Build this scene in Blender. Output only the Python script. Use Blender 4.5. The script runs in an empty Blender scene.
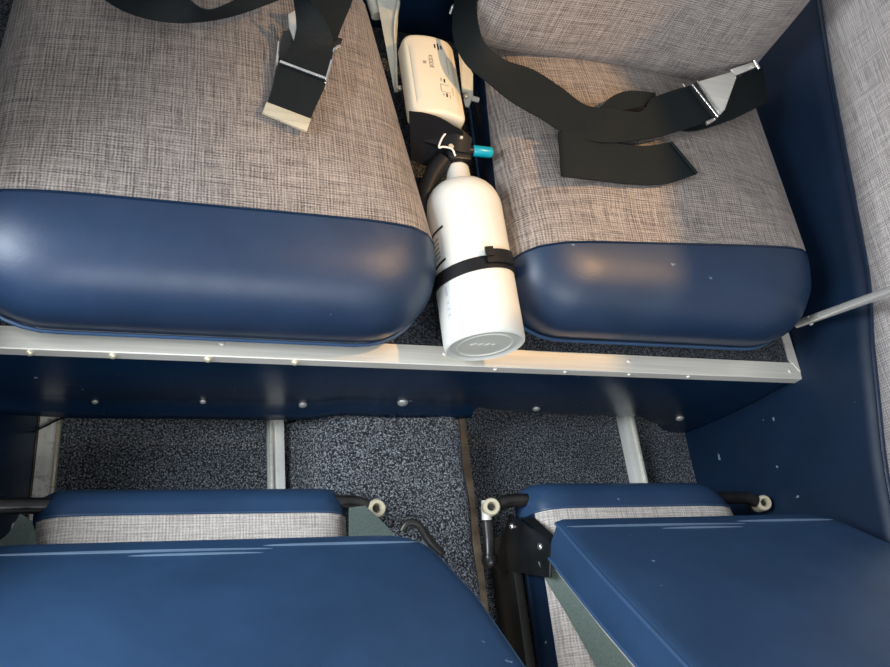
import bpy, bmesh, math, random
import numpy as np
from mathutils import Vector, Matrix
PI = math.pi
random.seed(5)
S = bpy.context.scene
COL = S.collection

# ------------------------------------------------------------------ camera
F = 841.64; PX, PY = 445.0, 333.5
EX = Vector((0.93524596, 0.05889354, 0.34906525))
EY = Vector((-0.10580971, -0.89447916, 0.43440917))
EZ = Vector((0.33781549, -0.44321392, -0.83032652))
CR = Vector((EX[0], EY[0], EZ[0])); CD = Vector((EX[1], EY[1], EZ[1])); CF = Vector((EX[2], EY[2], EZ[2]))
CP = Vector((-0.33350655, -0.38391398, 0.80306806))
cam_d = bpy.data.cameras.new('camera')
cam = bpy.data.objects.new('camera', cam_d); COL.objects.link(cam)
cam_d.sensor_fit = 'HORIZONTAL'; cam_d.sensor_width = 36.0
cam_d.lens = F / 890 * 36.0; cam_d.clip_start = 0.02; cam_d.clip_end = 50
cam.matrix_world = Matrix(((CR.x, -CD.x, -CF.x, CP.x), (CR.y, -CD.y, -CF.y, CP.y), (CR.z, -CD.z, -CF.z, CP.z), (0, 0, 0, 1)))
S.camera = cam

# ------------------------------------------------------------------ world, lights, exposure
w = bpy.data.worlds.new('sky'); S.world = w; w.use_nodes = True
bgn = w.node_tree.nodes['Background']
bgn.inputs['Color'].default_value = (0.86, 0.92, 1.0, 1); bgn.inputs['Strength'].default_value = 0.5

def area(name, loc, target, sx, sy, power, col):
    d = bpy.data.lights.new(name, 'AREA'); d.shape = 'RECTANGLE'; d.size = sx; d.size_y = sy
    d.energy = power; d.color = col
    o = bpy.data.objects.new(name, d); COL.objects.link(o); o.location = loc
    o.rotation_euler = (Vector(target) - Vector(loc)).to_track_quat('-Z', 'Y').to_euler()
    return o
area('door_daylight', (-1.02, -0.08, 0.64), (-0.1, -0.15, 0.0), 0.55, 0.5, 20.0, (0.84, 0.92, 1.0))
area('windscreen_daylight', (-0.15, -1.55, 1.5), (0.0, 0.0, 0.0), 1.2, 0.6, 21.0, (0.9, 0.95, 1.0))
sp = bpy.data.lights.new('added_warm_spot', 'SPOT'); sp.energy = 70; sp.color = (1.0, 0.60, 0.25)  # added spot for the warm pool of light on the rear seats
sp.spot_size = math.radians(29); sp.spot_blend = 0.75; sp.shadow_soft_size = 0.012
spo = bpy.data.objects.new('added_warm_spot', sp); COL.objects.link(spo); spo.location = (0.665, 0.05, 1.45)
spo.rotation_euler = (Vector((0.08, 0.20, 0.08)) - spo.location).to_track_quat('-Z', 'Y').to_euler()
S.view_settings.view_transform = 'Standard'; S.view_settings.look = 'None'
S.view_settings.exposure = 0.2; S.view_settings.gamma = 1.0; S.view_settings.use_curve_mapping = False

# ------------------------------------------------------------------ measuring helpers (photo point -> place in the cabin)
def ray(px, py): return CR * (px - PX) + CD * (py - PY) + CF * F
def atz(px, py, z):
    d = ray(px, py); return CP + d * ((z - CP.z) / d.z)
def atx(px, py, x):
    d = ray(px, py); return CP + d * ((x - CP.x) / d.x)
def aty(px, py, y):
    d = ray(px, py); return CP + d * ((y - CP.y) / d.y)
def wallx(z, y=0.0):                             # right cabin wall leans out with height and widens to the rear, then curves in
    return (0.514 + 0.16 * z if z < 0.25 else 0.554 + 0.16 * (z - 0.25) - 0.283 * (z - 0.25) ** 2) + 0.08 * max(0.0, y) * (1 - min(1, max(0, z - 0.25) / 0.5))
def atwall(px, py):
    d = ray(px, py)
    for k in (0.0, 0.08):
        n = Vector((1, -k, -0.16)); t = (0.514 - n.dot(CP)) / n.dot(d); p = CP + d * t
        if (k == 0.0 and p.y <= 0) or k > 0: return p

# ------------------------------------------------------------------ materials
def nodes(name):
    m = bpy.data.materials.new(name); m.use_nodes = True
    nt = m.node_tree; b = nt.nodes['Principled BSDF']
    return m, nt, b
def N(nt, t, **k):
    n = nt.nodes.new(t)
    for a, v in k.items(): setattr(n, a, v)
    return n
def mapping(nt, scale, coord='Object', rot=(0, 0, 0)):
    tc = N(nt, 'ShaderNodeTexCoord'); mp = N(nt, 'ShaderNodeMapping')
    mp.inputs['Scale'].default_value = scale; mp.inputs['Rotation'].default_value = rot
    nt.links.new(tc.outputs[coord], mp.inputs['Vector']); return mp.outputs['Vector']
def noise(nt, vec, scale, detail=2.0, rough=0.5):
    n = N(nt, 'ShaderNodeTexNoise'); n.inputs['Scale'].default_value = scale
    n.inputs['Detail'].default_value = detail; n.inputs['Roughness'].default_value = rough
    nt.links.new(vec, n.inputs['Vector']); return n.outputs['Fac']
def ramp(nt, fac, stops):
    r = N(nt, 'ShaderNodeValToRGB'); e = r.color_ramp.elements
    while len(e) < len(stops): e.new(0.5)
    for el, (p, c) in zip(e, stops):
        el.position = p; el.color = (*c, 1) if len(c) == 3 else c
    nt.links.new(fac, r.inputs['Fac']); return r.outputs['Color']
def math_n(nt, op, a, b):
    n = N(nt, 'ShaderNodeMath', operation=op)
    for i, v in enumerate((a, b)):
        if isinstance(v, (int, float)): n.inputs[i].default_value = v
        else: nt.links.new(v, n.inputs[i])
    return n.outputs[0]
def bump(nt, b, h, strength, dist):
    n = N(nt, 'ShaderNodeBump'); n.inputs['Strength'].default_value = strength; n.inputs['Distance'].default_value = dist
    nt.links.new(h, n.inputs['Height']); nt.links.new(n.outputs['Normal'], b.inputs['Normal'])
def mixc(nt, fac, a, bcol, mode='MIX'):
    n = N(nt, 'ShaderNodeMix', data_type='RGBA', blend_type=mode)
    if isinstance(fac, (int, float)): n.inputs[0].default_value = fac
    else: nt.links.new(fac, n.inputs[0])
    for i, v in ((6, a), (7, bcol)):
        if isinstance(v, tuple): n.inputs[i].default_value = (*v, 1)
        else: nt.links.new(v, n.inputs[i])
    return n.outputs[2]

def plain(name, col, rough=0.5, metal=0.0, spec=0.5, var=0.0, bmp=0.0, bscale=300):
    m, nt, b = nodes(name)
    b.inputs['Roughness'].default_value = rough; b.inputs['Metallic'].default_value = metal
    b.inputs['Specular IOR Level'].default_value = spec
    v = mapping(nt, (1, 1, 1)); nz = noise(nt, v, 40, 4)
    k = var if var else 0.06
    lo = tuple(max(0, c * (1 - k)) for c in col); hi = tuple(min(1, c * (1 + k)) for c in col)
    nt.links.new(ramp(nt, nz, [(0.3, lo), (0.7, hi)]), b.inputs['Base Color'])
    if bmp: bump(nt, b, noise(nt, v, bscale, 3), bmp, 0.001)
    return m

def fabric_mat(name, light, dark, pitch=1.0, plane='xy'):
    m, nt, b = nodes(name)
    b.inputs['Roughness'].default_value = 0.9; b.inputs['Specular IOR Level'].default_value = 0.15
    b.inputs['Sheen Weight'].default_value = 0.12
    hi, lo = 400 * pitch, 16 * pitch
    s1 = {'xy': (hi, lo, lo), 'yz': (lo, hi, lo), 'xz': (hi, lo, lo)}[plane]
    s2 = {'xy': (lo, hi, lo), 'yz': (lo, lo, hi), 'xz': (lo, lo, hi)}[plane]
    a = noise(nt, mapping(nt, s1), 1.0, 1.5, 0.6); c = noise(nt, mapping(nt, s2), 1.0, 1.5, 0.6)
    f = noise(nt, mapping(nt, (1, 1, 1)), 650, 1.0)
    tc = N(nt, 'ShaderNodeTexCoord'); sx = N(nt, 'ShaderNodeSeparateXYZ'); nt.links.new(tc.outputs['Object'], sx.inputs[0])
    ax_ = {'xy': ('X', 'Y'), 'yz': ('Y', 'Z'), 'xz': ('X', 'Z')}[plane]
    wob = math_n(nt, 'MULTIPLY', noise(nt, mapping(nt, (1, 1, 1)), 60, 1.0), 5.0)
    def thread(axis, per): return math_n(nt, 'SINE', math_n(nt, 'ADD', math_n(nt, 'MULTIPLY', sx.outputs[axis], 2 * PI / per), wob), 0.0)
    wv = math_n(nt, 'ADD', math_n(nt, 'MULTIPLY', thread(ax_[0], 0.0033), 0.045), math_n(nt, 'MULTIPLY', thread(ax_[1], 0.0030), 0.045))
    t = math_n(nt, 'ADD', math_n(nt, 'ADD', math_n(nt, 'MULTIPLY', a, 0.36), math_n(nt, 'MULTIPLY', c, 0.36)), math_n(nt, 'ADD', math_n(nt, 'MULTIPLY', f, 0.28), wv))
    mid = tuple((p + q) / 2 for p, q in zip(light, dark))
    nt.links.new(ramp(nt, t, [(0.36, dark), (0.50, mid), (0.62, light)]), b.inputs['Base Color'])
    bump(nt, b, t, 0.5, 0.0012)
    return m

def carpet_mat(name, dark, light):
    m, nt, b = nodes(name)
    b.inputs['Roughness'].default_value = 0.95; b.inputs['Specular IOR Level'].default_value = 0.1
    b.inputs['Sheen Weight'].default_value = 0.1
    v = mapping(nt, (1, 1, 1))
    vo = N(nt, 'ShaderNodeTexVoronoi'); vo.inputs['Scale'].default_value = 470
    nt.links.new(v, vo.inputs['Vector'])
    n1 = noise(nt, v, 400, 3, 0.7)
    t = math_n(nt, 'ADD', math_n(nt, 'MULTIPLY', n1, 0.8), math_n(nt, 'MULTIPLY', math_n(nt, 'SUBTRACT', 0.6, vo.outputs['Distance']), 0.35))
    big = noise(nt, v, 9, 3)
    mid = tuple((p * 0.65 + q * 0.35) for p, q in zip(dark, light))
    c = ramp(nt, t, [(0.38, dark), (0.52, mid), (0.68, light)])
    c2 = mixc(nt, 1.0, c, ramp(nt, big, [(0.3, (0.8, 0.8, 0.8)), (0.7, (1.1, 1.1, 1.1))]), 'MULTIPLY')
    nt.links.new(c2, b.inputs['Base Color'])
    bump(nt, b, t, 1.0, 0.004)
    return m

def vinyl_mat(name, col, rough=0.38, specks=True, spec=0.32, coat=0.0):
    m, nt, b = nodes(name)
    v = mapping(nt, (1, 1, 1))
    b.inputs['Specular IOR Level'].default_value = spec
    nz = noise(nt, v, 14, 5, 0.6)
    base = ramp(nt, nz, [(0.3, tuple(c * 0.88 for c in col)), (0.7, tuple(c * 1.12 for c in col))])
    if specks:
        sp_ = noise(nt, v, 75, 2.0, 0.4)
        base = mixc(nt, ramp(nt, sp_, [(0.77, (0, 0, 0)), (0.80, (0.5, 0.5, 0.5))]), base, (0.30, 0.42, 0.52))
    nt.links.new(base, b.inputs['Base Color'])
    r = N(nt, 'ShaderNodeMapRange'); r.inputs['To Min'].default_value = rough - 0.06; r.inputs['To Max'].default_value = rough + 0.08
    nt.links.new(noise(nt, v, 30, 4), r.inputs['Value']); nt.links.new(r.outputs[0], b.inputs['Roughness'])
    if coat: b.inputs['Coat Weight'].default_value = coat; b.inputs['Coat Roughness'].default_value = 0.22
    bump(nt, b, noise(nt, v, 420, 3, 0.6), 0.12, 0.0008)
    return m

def metal_mat(name, col, rough=0.35, dirty=0.0, grain=(4, 200, 4), metallic=0.45):
    m, nt, b = nodes(name)
    b.inputs['Metallic'].default_value = metallic
    v = mapping(nt, (1, 1, 1)); g = noise(nt, mapping(nt, grain), 1.0, 4, 0.7)
    c = ramp(nt, g, [(0.3, tuple(x * 0.86 for x in col)), (0.7, tuple(min(1, x * 1.08) for x in col))])
    if dirty:
        d = noise(nt, v, 60, 6, 0.75)
        c = mixc(nt, ramp(nt, d, [(0.52, (0, 0, 0)), (0.66, (dirty, dirty, dirty))]), c, (0.12, 0.09, 0.06))
    nt.links.new(c, b.inputs['Base Color'])
    r = N(nt, 'ShaderNodeMapRange'); r.inputs['To Min'].default_value = rough - 0.07; r.inputs['To Max'].default_value = rough + 0.1
    nt.links.new(g, r.inputs['Value']); nt.links.new(r.outputs[0], b.inputs['Roughness'])
    return m

M = {}
M['fabric'] = fabric_mat('seat_fabric', (0.355, 0.305, 0.268), (0.085, 0.07, 0.065), 1.5)
M['fabric_back'] = fabric_mat('seat_back_fabric', (0.42, 0.37, 0.335), (0.12, 0.10, 0.095), 1.5, 'xz')
M['fabric_pale'] = fabric_mat('wall_fabric', (0.70, 0.64, 0.60), (0.26, 0.225, 0.215), 1.3, 'yz')
M['fabric_front'] = fabric_mat('front_seat_fabric', (0.66, 0.61, 0.55), (0.32, 0.275, 0.25), 1.5)
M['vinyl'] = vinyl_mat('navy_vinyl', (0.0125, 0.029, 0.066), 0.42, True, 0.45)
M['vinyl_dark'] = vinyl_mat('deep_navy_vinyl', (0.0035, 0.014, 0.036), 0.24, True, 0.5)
M['vinyl_wall'] = vinyl_mat('wall_navy_vinyl', (0.0015, 0.0115, 0.033), 0.5)
M['vinyl_blue'] = vinyl_mat('seat_back_blue_vinyl', (0.021, 0.052, 0.112), 0.42)
M['welt'] = vinyl_mat('welt_vinyl', (0.035, 0.075, 0.15), 0.35, False)
M['crease'] = vinyl_mat('highlight_vinyl', (0.10, 0.155, 0.23), 0.35, False)  # pale colour stands in for highlight streaks along the creases
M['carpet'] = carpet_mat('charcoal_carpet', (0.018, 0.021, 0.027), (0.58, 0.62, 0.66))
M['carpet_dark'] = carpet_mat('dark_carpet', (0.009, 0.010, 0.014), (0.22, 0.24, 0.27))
M['aluminium'] = metal_mat('brushed_aluminium', (0.84, 0.80, 0.70), 0.38)
M['rail_worn'] = metal_mat('worn_aluminium', (0.84, 0.80, 0.70), 0.42, 0.6, (200, 6, 200), 0.2)
M['rail'] = metal_mat('rail_aluminium', (0.88, 0.87, 0.80), 0.42, 0.12, (200, 6, 200), 0.2)
M['rail_brown'] = plain('tarnished_rail', (0.33, 0.25, 0.17), 0.5, 0.4, 0.5, 0.5)
M['chrome'] = metal_mat('polished_steel', (0.84, 0.81, 0.76), 0.16, 0, (4, 200, 4), 0.95)
M['brass'] = metal_mat('yellowed_steel', (0.72, 0.64, 0.46), 0.28)
M['nickel'] = metal_mat('satin_nickel', (0.74, 0.71, 0.64), 0.34, 0, (4, 200, 4), 0.3)
M['steel_tube'] = metal_mat('steel_tube', (0.86, 0.82, 0.74), 0.24, 0, (4, 4, 4), 0.6)
M['snap'] = metal_mat('dull_snap_metal', (0.42, 0.41, 0.38), 0.35)
M['black_metal'] = metal_mat('worn_black_metal', (0.035, 0.033, 0.03), 0.38, 0.0)
M['tube_black'] = plain('black_tube_paint', (0.02, 0.018, 0.017), 0.3, 0.2, 0.6, 0.6)
M['black_plate'] = plain('black_plate_paint', (0.008, 0.009, 0.010), 0.35, 0.0, 0.5, 0.5)
M['webbing'] = None
M['white_paint'] = plain('white_enamel', (0.69, 0.68, 0.61), 0.35, 0, 0.5, 0.02)
M['base_grey'] = plain('bottle_base_grey', (0.64, 0.62, 0.53), 0.5, 0, 0.4, 0.04)
M['cream'] = plain('ivory_plastic', (0.74, 0.66, 0.50), 0.42, 0, 0.4, 0.02)
M['cream_metal'] = plain('cream_painted_metal', (0.62, 0.60, 0.50), 0.4, 0.0, 0.5, 0.12)
M['black_plastic'] = plain('black_plastic', (0.007, 0.007, 0.008), 0.4, 0, 0.3)
M['black_rubber'] = plain('black_rubber', (0.008, 0.008, 0.009), 0.5, 0, 0.22)
M['black_cloth'] = plain('black_cloth', (0.006, 0.006, 0.007), 0.8, 0, 0.1)
M['teal'] = plain('teal_plastic', (0.0, 0.30, 0.40), 0.3, 0, 0.5)
M['teal_scrap'] = plain('teal_scrap', (0.05, 0.42, 0.55), 0.4)
M['print_grey'] = plain('grey_print', (0.30, 0.26, 0.20), 0.6)
M['print_black'] = plain('black_print', (0.012, 0.012, 0.012), 0.5)
M['print_mid'] = plain('mid_print', (0.45, 0.45, 0.44), 0.5)
M['print_pale'] = plain('pale_label', (0.62, 0.61, 0.58), 0.5)
M['white_cable'] = plain('white_cable', (0.75, 0.72, 0.65), 0.4)
M['green_web'] = None

def web_mat(name, col, stripe=0.35):
    m, nt, b = nodes(name)
    b.inputs['Roughness'].default_value = 0.6; b.inputs['Specular IOR Level'].default_value = 0.14
    v = mapping(nt, (1, 1, 1), 'UV')
    wv = N(nt, 'ShaderNodeTexWave'); wv.bands_direction = 'X'; wv.inputs['Scale'].default_value = 9; wv.inputs['Distortion'].default_value = 0.3
    nt.links.new(v, wv.inputs['Vector'])
    fine = noise(nt, mapping(nt, (1, 1, 1)), 500, 2)
    t = math_n(nt, 'ADD', math_n(nt, 'MULTIPLY', wv.outputs['Fac'], stripe), math_n(nt, 'MULTIPLY', fine, 1 - stripe))
    nt.links.new(ramp(nt, t, [(0.2, tuple(c * 0.65 for c in col)), (0.75, tuple(c * 1.35 for c in col))]), b.inputs['Base Color'])
    bump(nt, b, t, 0.3, 0.0008)
    return m
M['webbing'] = web_mat('black_webbing', (0.0095, 0.0125, 0.0135))
M['green_web'] = web_mat('grey_green_webbing', (0.10, 0.13, 0.115))

# ------------------------------------------------------------------ object helpers
def obj(name, bm, mat, parent=None, smooth=True, angle=40):
    bmesh.ops.recalc_face_normals(bm, faces=bm.faces[:])
    me = bpy.data.meshes.new(name); bm.to_mesh(me); bm.free()
    o = bpy.data.objects.new(name, me); COL.objects.link(o)
    if mat: me.materials.append(mat)
    if smooth:
        for p in me.polygons: p.use_smooth = True
        try: me.set_sharp_from_angle(angle=math.radians(angle))
        except Exception: pass
    if parent: o.parent = parent; o.matrix_parent_inverse = parent.matrix_world.inverted()
    return o
def thing(name, label, cat, loc=(0, 0, 0), group=None):
    o = bpy.data.objects.new(name, None); COL.objects.link(o); o.location = loc
    o.empty_display_size = 0.03
    o.matrix_world = Matrix.Translation(Vector(loc))
    o['label'] = label; o['category'] = cat
    if group: o['group'] = group
    return o
def tag(o, label, cat, group=None):
    o['label'] = label; o['category'] = cat
    if group: o['group'] = group
    return o
def struct(o): o['kind'] = 'structure'; return o

def frame(d, up=Vector((0, 0, 1))):
    d = d.normalized(); a = up.cross(d)
    if a.length < 1e-4: a = Vector((1, 0, 0)).cross(d)
    a.normalize(); return a, d.cross(a)
def catmull(pts, n=8, closed=False):
    pts = [Vector(p) for p in pts]; out = []
    m = len(pts); rng = range(m) if closed else range(m - 1)
    for i in rng:
        p1, p2 = pts[i], pts[(i + 1) % m]
        p0 = pts[i - 1] if (i > 0 or closed) else p1 * 2 - p2
        p3 = pts[(i + 2) % m] if (i + 2 < m or closed) else p2 * 2 - p1
        for k in range(n):
            t = k / n
            out.append(0.5 * ((2 * p1) + (p2 - p0) * t + (2 * p0 - 5 * p1 + 4 * p2 - p3) * t * t + (3 * p1 - p0 - 3 * p2 + p3) * t ** 3))
    if not closed: out.append(pts[-1])
    return out
def tube(bm, pts, r, seg=12, closed=False, caps=True):
    pts = [Vector(p) for p in pts]; rings = []; m = len(pts)
    prev = None
    for i, p in enumerate(pts):
        if closed: d = pts[(i + 1) % m] - pts[i - 1]
        else: d = pts[min(i + 1, m - 1)] - pts[max(i - 1, 0)]
        d.normalize()
        if prev is None: a, b = frame(d)
        else:
            a = prev - d * prev.dot(d)
            if a.length < 1e-5: a, b = frame(d)
            a.normalize(); b = d.cross(a)
        prev = a
        rr = r[i] if isinstance(r, (list, tuple)) else r
        rings.append([bm.verts.new(p + a * math.cos(2 * PI * k / seg) * rr + b * math.sin(2 * PI * k / seg) * rr) for k in range(seg)])
    for i in range(m if closed else m - 1):
        A, B = rings[i], rings[(i + 1) % m]
        for k in range(seg): bm.faces.new((A[k], A[(k + 1) % seg], B[(k + 1) % seg], B[k]))
    if caps and not closed:
        bm.faces.new(rings[0][::-1]); bm.faces.new(rings[-1])
    return bm
def lathe(bm, prof, origin, axis, seg=40, up=Vector((0, 0, 1))):
    """prof: (distance along axis, radius)"""
    origin = Vector(origin); axis = Vector(axis).normalized(); a, b = frame(axis, up); rings = []
    for t, r in prof:
        c = origin + axis * t
        if r < 1e-6: rings.append([bm.verts.new(c)])
        else: rings.append([bm.verts.new(c + (a * math.cos(2 * PI * k / seg) + b * math.sin(2 * PI * k / seg)) * r) for k in range(seg)])
    for A, B in zip(rings, rings[1:]):
        for k in range(seg):
            k2 = (k + 1) % seg
            if len(A) == 1 and len(B) == 1: continue
            if len(A) == 1: bm.faces.new((A[0], B[k2], B[k]))
            elif len(B) == 1: bm.faces.new((A[k], A[k2], B[0]))
            else: bm.faces.new((A[k], A[k2], B[k2], B[k]))
    return bm
def prism(bm, poly, n, th, bevel=0.0, seg=2):
    """extrude polygon (list of Vectors) along -n by th"""
    n = Vector(n).normalized()
    t = [bm.verts.new(Vector(p)) for p in poly]; b_ = [bm.verts.new(Vector(p) - n * th) for p in poly]
    fs = [bm.faces.new(t), bm.faces.new(b_[::-1])]
    m = len(t)
    for i in range(m): fs.append(bm.faces.new((t[i], b_[i], b_[(i + 1) % m], t[(i + 1) % m])))
    if bevel:
        es = set()
        for f_ in fs:
            for e in f_.edges: es.add(e)
        bmesh.ops.bevel(bm, geom=list(es), offset=bevel, segments=seg, affect='EDGES', profile=0.5)
    return bm
def box(bm, lo, hi, bevel=0.0, seg=2, mat=None):
    lo = Vector(lo); hi = Vector(hi)
    p = [Vector((lo.x, lo.y, hi.z)), Vector((hi.x, lo.y, hi.z)), Vector((hi.x, hi.y, hi.z)), Vector((lo.x, hi.y, hi.z))]
    if mat is not None: 
        n = mat.to_3x3() @ Vector((0, 0, 1)); p = [mat @ q for q in p]
    else: n = Vector((0, 0, 1))
    return prism(bm, p, n, hi.z - lo.z, bevel, seg)
def dome(bm, c, n, r, h=None, seg=14, flat=False):
    h = h or r * 0.5
    prof = [(-0.001, r), (0, r)] + [(h * math.sin(a), r * math.cos(a)) for a in (0.3, 0.6, 0.9, 1.2)] + [(h, 0)]
    return lathe(bm, prof, c, n, seg)
def ribbon(bm, pairs, th=0.0016, n=10, crown=0.0):
    """pairs: (edge A, edge B) points along the strap; UV x runs across"""
    A = catmull([p[0] for p in pairs], n); B = catmull([p[1] for p in pairs], n)
    m = len(A); W = 6; top = []; bot = []
    uvl = bm.loops.layers.uv.verify()
    for i in range(m):
        tang = (A[min(i + 1, m - 1)] + B[min(i + 1, m - 1)]) - (A[max(i - 1, 0)] + B[max(i - 1, 0)])
        wv = B[i] - A[i]; nn = tang.cross(wv)
        nn = nn.normalized() if nn.length > 1e-9 else Vector((0, 0, 1))
        if top and nn.dot(lastn) < 0: nn = -nn
        elif not top and nn.z < 0: nn = -nn
        lastn = nn
        rt, rb = [], []
        for k in range(W + 1):
            u = k / W; p = A[i].lerp(B[i], u) + nn * (crown * (1 - (2 * u - 1) ** 2))
            rt.append(bm.verts.new(p + nn * th * 0.5)); rb.append(bm.verts.new(p - nn * th * 0.5))
        top.append(rt); bot.append(rb)
    def q(vs, us):
        f = bm.faces.new(vs)
        for l, u in zip(f.loops, us): l[uvl].uv = u
    for i in range(m - 1):
        for k in range(W):
            u = [(k / W, i * .1), ((k + 1) / W, i * .1), ((k + 1) / W, (i + 1) * .1), (k / W, (i + 1) * .1)]
            q((top[i][k], top[i][k + 1], top[i + 1][k + 1], top[i + 1][k]), u)
            q((bot[i][k + 1], bot[i][k], bot[i + 1][k], bot[i + 1][k + 1]), [u[1], u[0], u[3], u[2]])
        for k in (0, W):
            u = [(k / W, 0)] * 4
            q((top[i][k], top[i + 1][k], bot[i + 1][k], bot[i][k]), u)
    for i in (0, m - 1):
        for k in range(W):
            q((top[i][k], top[i][k + 1], bot[i][k + 1], bot[i][k]), [(k / W, 0)] * 4)
    return bm
def grid_sheet(bm, rows):
    V = [[bm.verts.new(p) for p in r] for r in rows]
    for a, b in zip(V, V[1:]):
        for i in range(len(a) - 1): bm.faces.new((a[i], a[i + 1], b[i + 1], b[i]))
    return bm
def solid(o, t, off=0):
    md = o.modifiers.new('thickness', 'SOLIDIFY'); md.thickness = t; md.offset = off; return o
def lerp_table(tab, x):
    if x <= tab[0][0]: return tab[0][1]
    for (a, va), (b, vb) in zip(tab, tab[1:]):
        if x <= b:
            t = (x - a) / (b - a); t = t * t * (3 - 2 * t); return va + (vb - va) * t
    return tab[-1][1]

# ================================================================== the setting
# footwell floor
bm = bmesh.new(); box(bm, (-0.62, -0.75, -0.25), (0.60, 0.06, -0.22))
struct(obj('floor', bm, M['carpet'], smooth=False))
# raised carpeted floor under the rear seats
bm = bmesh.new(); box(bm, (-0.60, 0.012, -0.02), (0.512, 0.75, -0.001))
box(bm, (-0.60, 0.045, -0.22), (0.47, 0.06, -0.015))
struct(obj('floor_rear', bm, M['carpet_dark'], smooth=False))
# right wall: navy vinyl below, woven fabric above, with a piped seam
SEAM = [(-0.75, -0.02), (-0.45, 0.025)] + [(p.y, p.z) for p in sorted([atwall(*q) for q in [(822, 0), (835, 80), (850, 160), (870, 265), (873, 285), (880, 380), (888, 460)]], key=lambda v: v.y)]
SEAM.append((0.75, SEAM[-1][1] + (0.75 - SEAM[-1][0]) * 0.18))
def seamz(y):
    for (a, va), (b, vb) in zip(SEAM, SEAM[1:]):
        if y <= b: return va + (vb - va) * (y - a) / (b - a)
    return SEAM[-1][1]
YS = [-0.75 + i * 0.03 for i in range(51)]
wr = thing('wall_right', 'x', 'x'); del wr['label']; del wr['category']; struct(wr)
bm = bmesh.new()
grid_sheet(bm, [[Vector((wallx(z, y), y, z)) for z in [-0.26 + (seamz(y) + 0.26) * k / 14 for k in range(15)]] for y in YS])
solid(obj('vinyl_panel', bm, M['vinyl_wall'], wr), 0.006)
bm = bmesh.new()
grid_sheet(bm, [[Vector((wallx(z, y) - 0.004 * min(1, k / 1.5), y, z)) for k, z in enumerate([seamz(y) + (0.96 - seamz(y)) * k / 24 for k in range(25)])] for y in YS])
solid(obj('fabric_panel', bm, M['fabric_pale'], wr), 0.006)
bm = bmesh.new(); tube(bm, [Vector((wallx(seamz(y), y) - 0.005, y, seamz(y) - 0.001)) for y in YS], 0.0028, 8)
obj('piping', bm, M['vinyl_dark'], wr)
# low left wall under the open door
bm = bmesh.new()
lw = [(-0.26, -0.425), (-0.20, -0.433), (-0.16, -0.475), (-0.10, -0.500), (0.0, -0.510), (0.06, -0.513), (0.12, -0.515)]
def lwtop(y): t = max(0, min(1, (y - 0.02) / 0.16)); return 0.12 + 0.75 * t * t * (3 - 2 * t)
grid_sheet(bm, [[Vector((x, y, z)) for z, x in lw] + [Vector((-0.515 - 0.06 * math.sin(PI * k / 10), y, 0.12 + 0.001 * k + (lwtop(y) - 0.12) * k / 8)) for k in range(1, 9)] for y in YS])
wl = solid(struct(obj('wall_left', bm, M['vinyl_dark'])), 0.01)
bm = bmesh.new(); tube(bm, [(-0.488, 0.335, 0.12), (-0.485, 0.42, 0.125), (-0.48, 0.55, 0.13)], 0.0035, 8)
# strip of polished metal along the left wall
tag(obj('trim_strip', bm, M['chrome']), 'thin polished metal strip on the navy wall left of the large seat cushion', 'trim strip')

# unseen strip joined to the right wall, added to cut the warm spot's spill
bm = bmesh.new(); grid_sheet(bm, [[Vector((0.53 - 0.36 * k / 10, y, 0.955 + 0.05 * (k / 10) ** 0.7)) for k in range(11)] for y in (-0.16, -0.06, 0.035)])
solid(struct(obj('spot_blocker', bm, M['cream'])), 0.01, 1)
# carpeted centre tunnel
bm = bmesh.new()
prof = [(-0.150, -0.221), (-0.138, -0.212), (-0.118, -0.185), (-0.102, -0.160), (-0.088, -0.152), (-0.06, -0.149), (0.0, -0.147), (0.05, -0.148), (0.066, -0.150), (0.074, -0.156), (0.078, -0.17), (0.080, -0.221)]
pp = catmull([Vector((x, 0, z)) for x, z in prof], 4)
rows = []
for i in range(40):
    y = 0.002 - i * 0.017
    rows.append([Vector((p.x + 0.0012 * math.sin(i * 1.1), y, p.z + 0.0012 * math.sin(i * 0.7 + p.x * 30) * (1 if p.z > -0.2 else 0))) for p in pp])
grid_sheet(bm, rows)
tag(obj('tunnel_cover', bm, M['carpet']), 'raised charcoal carpet hump running between the two front seats', 'carpet cover')

# aluminium edge trim of the raised floor, with screws
def ty(x): return -0.0045 + 0.0105 * x
tr = thing('edge_trim', 'long bright aluminium angle trim along the front edge of the raised rear floor', 'edge trim', (0, 0, 0))
bm = bmesh.new()
xs = [-0.60 + i * (1.113 / 30) for i in range(31)]
cs = [(0.0235, 0.0), (0.001, 0.0), (0.0, -0.001), (-0.0008, -0.0125), (0.0012, -0.0125), (0.002, -0.002), (0.0235, -0.0018)]
R_ = [[Vector((x, ty(x) + a + 0.004 * 0, z + 0.0012)) for a, z in cs] for x in xs]
V = [[bm.verts.new(p) for p in r] for r in R_]
for A, B in zip(V, V[1:]):
    for k in range(len(cs)): bm.faces.new((A[k], A[(k + 1) % len(cs)], B[(k + 1) % len(cs)], B[k]))
bm.faces.new(V[0]); bm.faces.new(V[-1][::-1])
bmesh.ops.recalc_face_normals(bm, faces=bm.faces[:])
obj('angle_bar', bm, M['aluminium'], tr, angle=20)
for px, py, r in [(113, 356, .0042), (208, 359.5, .0042), (295, 362.5, .0042), (30, 352, .004)]:
    p = atz(px, py, -0.005); x = p.x
    bm = bmesh.new(); dome(bm, (x, ty(x) - 0.0002, -0.005), (0, -1, 0), r, 0.004); obj('screw', bm, M['brass'], tr)
for px, py in [(495, 370), (565, 373), (629, 375), (688, 377)]:
    p = atz(px, py, -0.005); x = p.x
    bm = bmesh.new(); dome(bm, (x, ty(x) - 0.0002, -0.005), (0, -1, 0), 0.0026, 0.002); obj('screw', bm, M['nickel'], tr)
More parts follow.
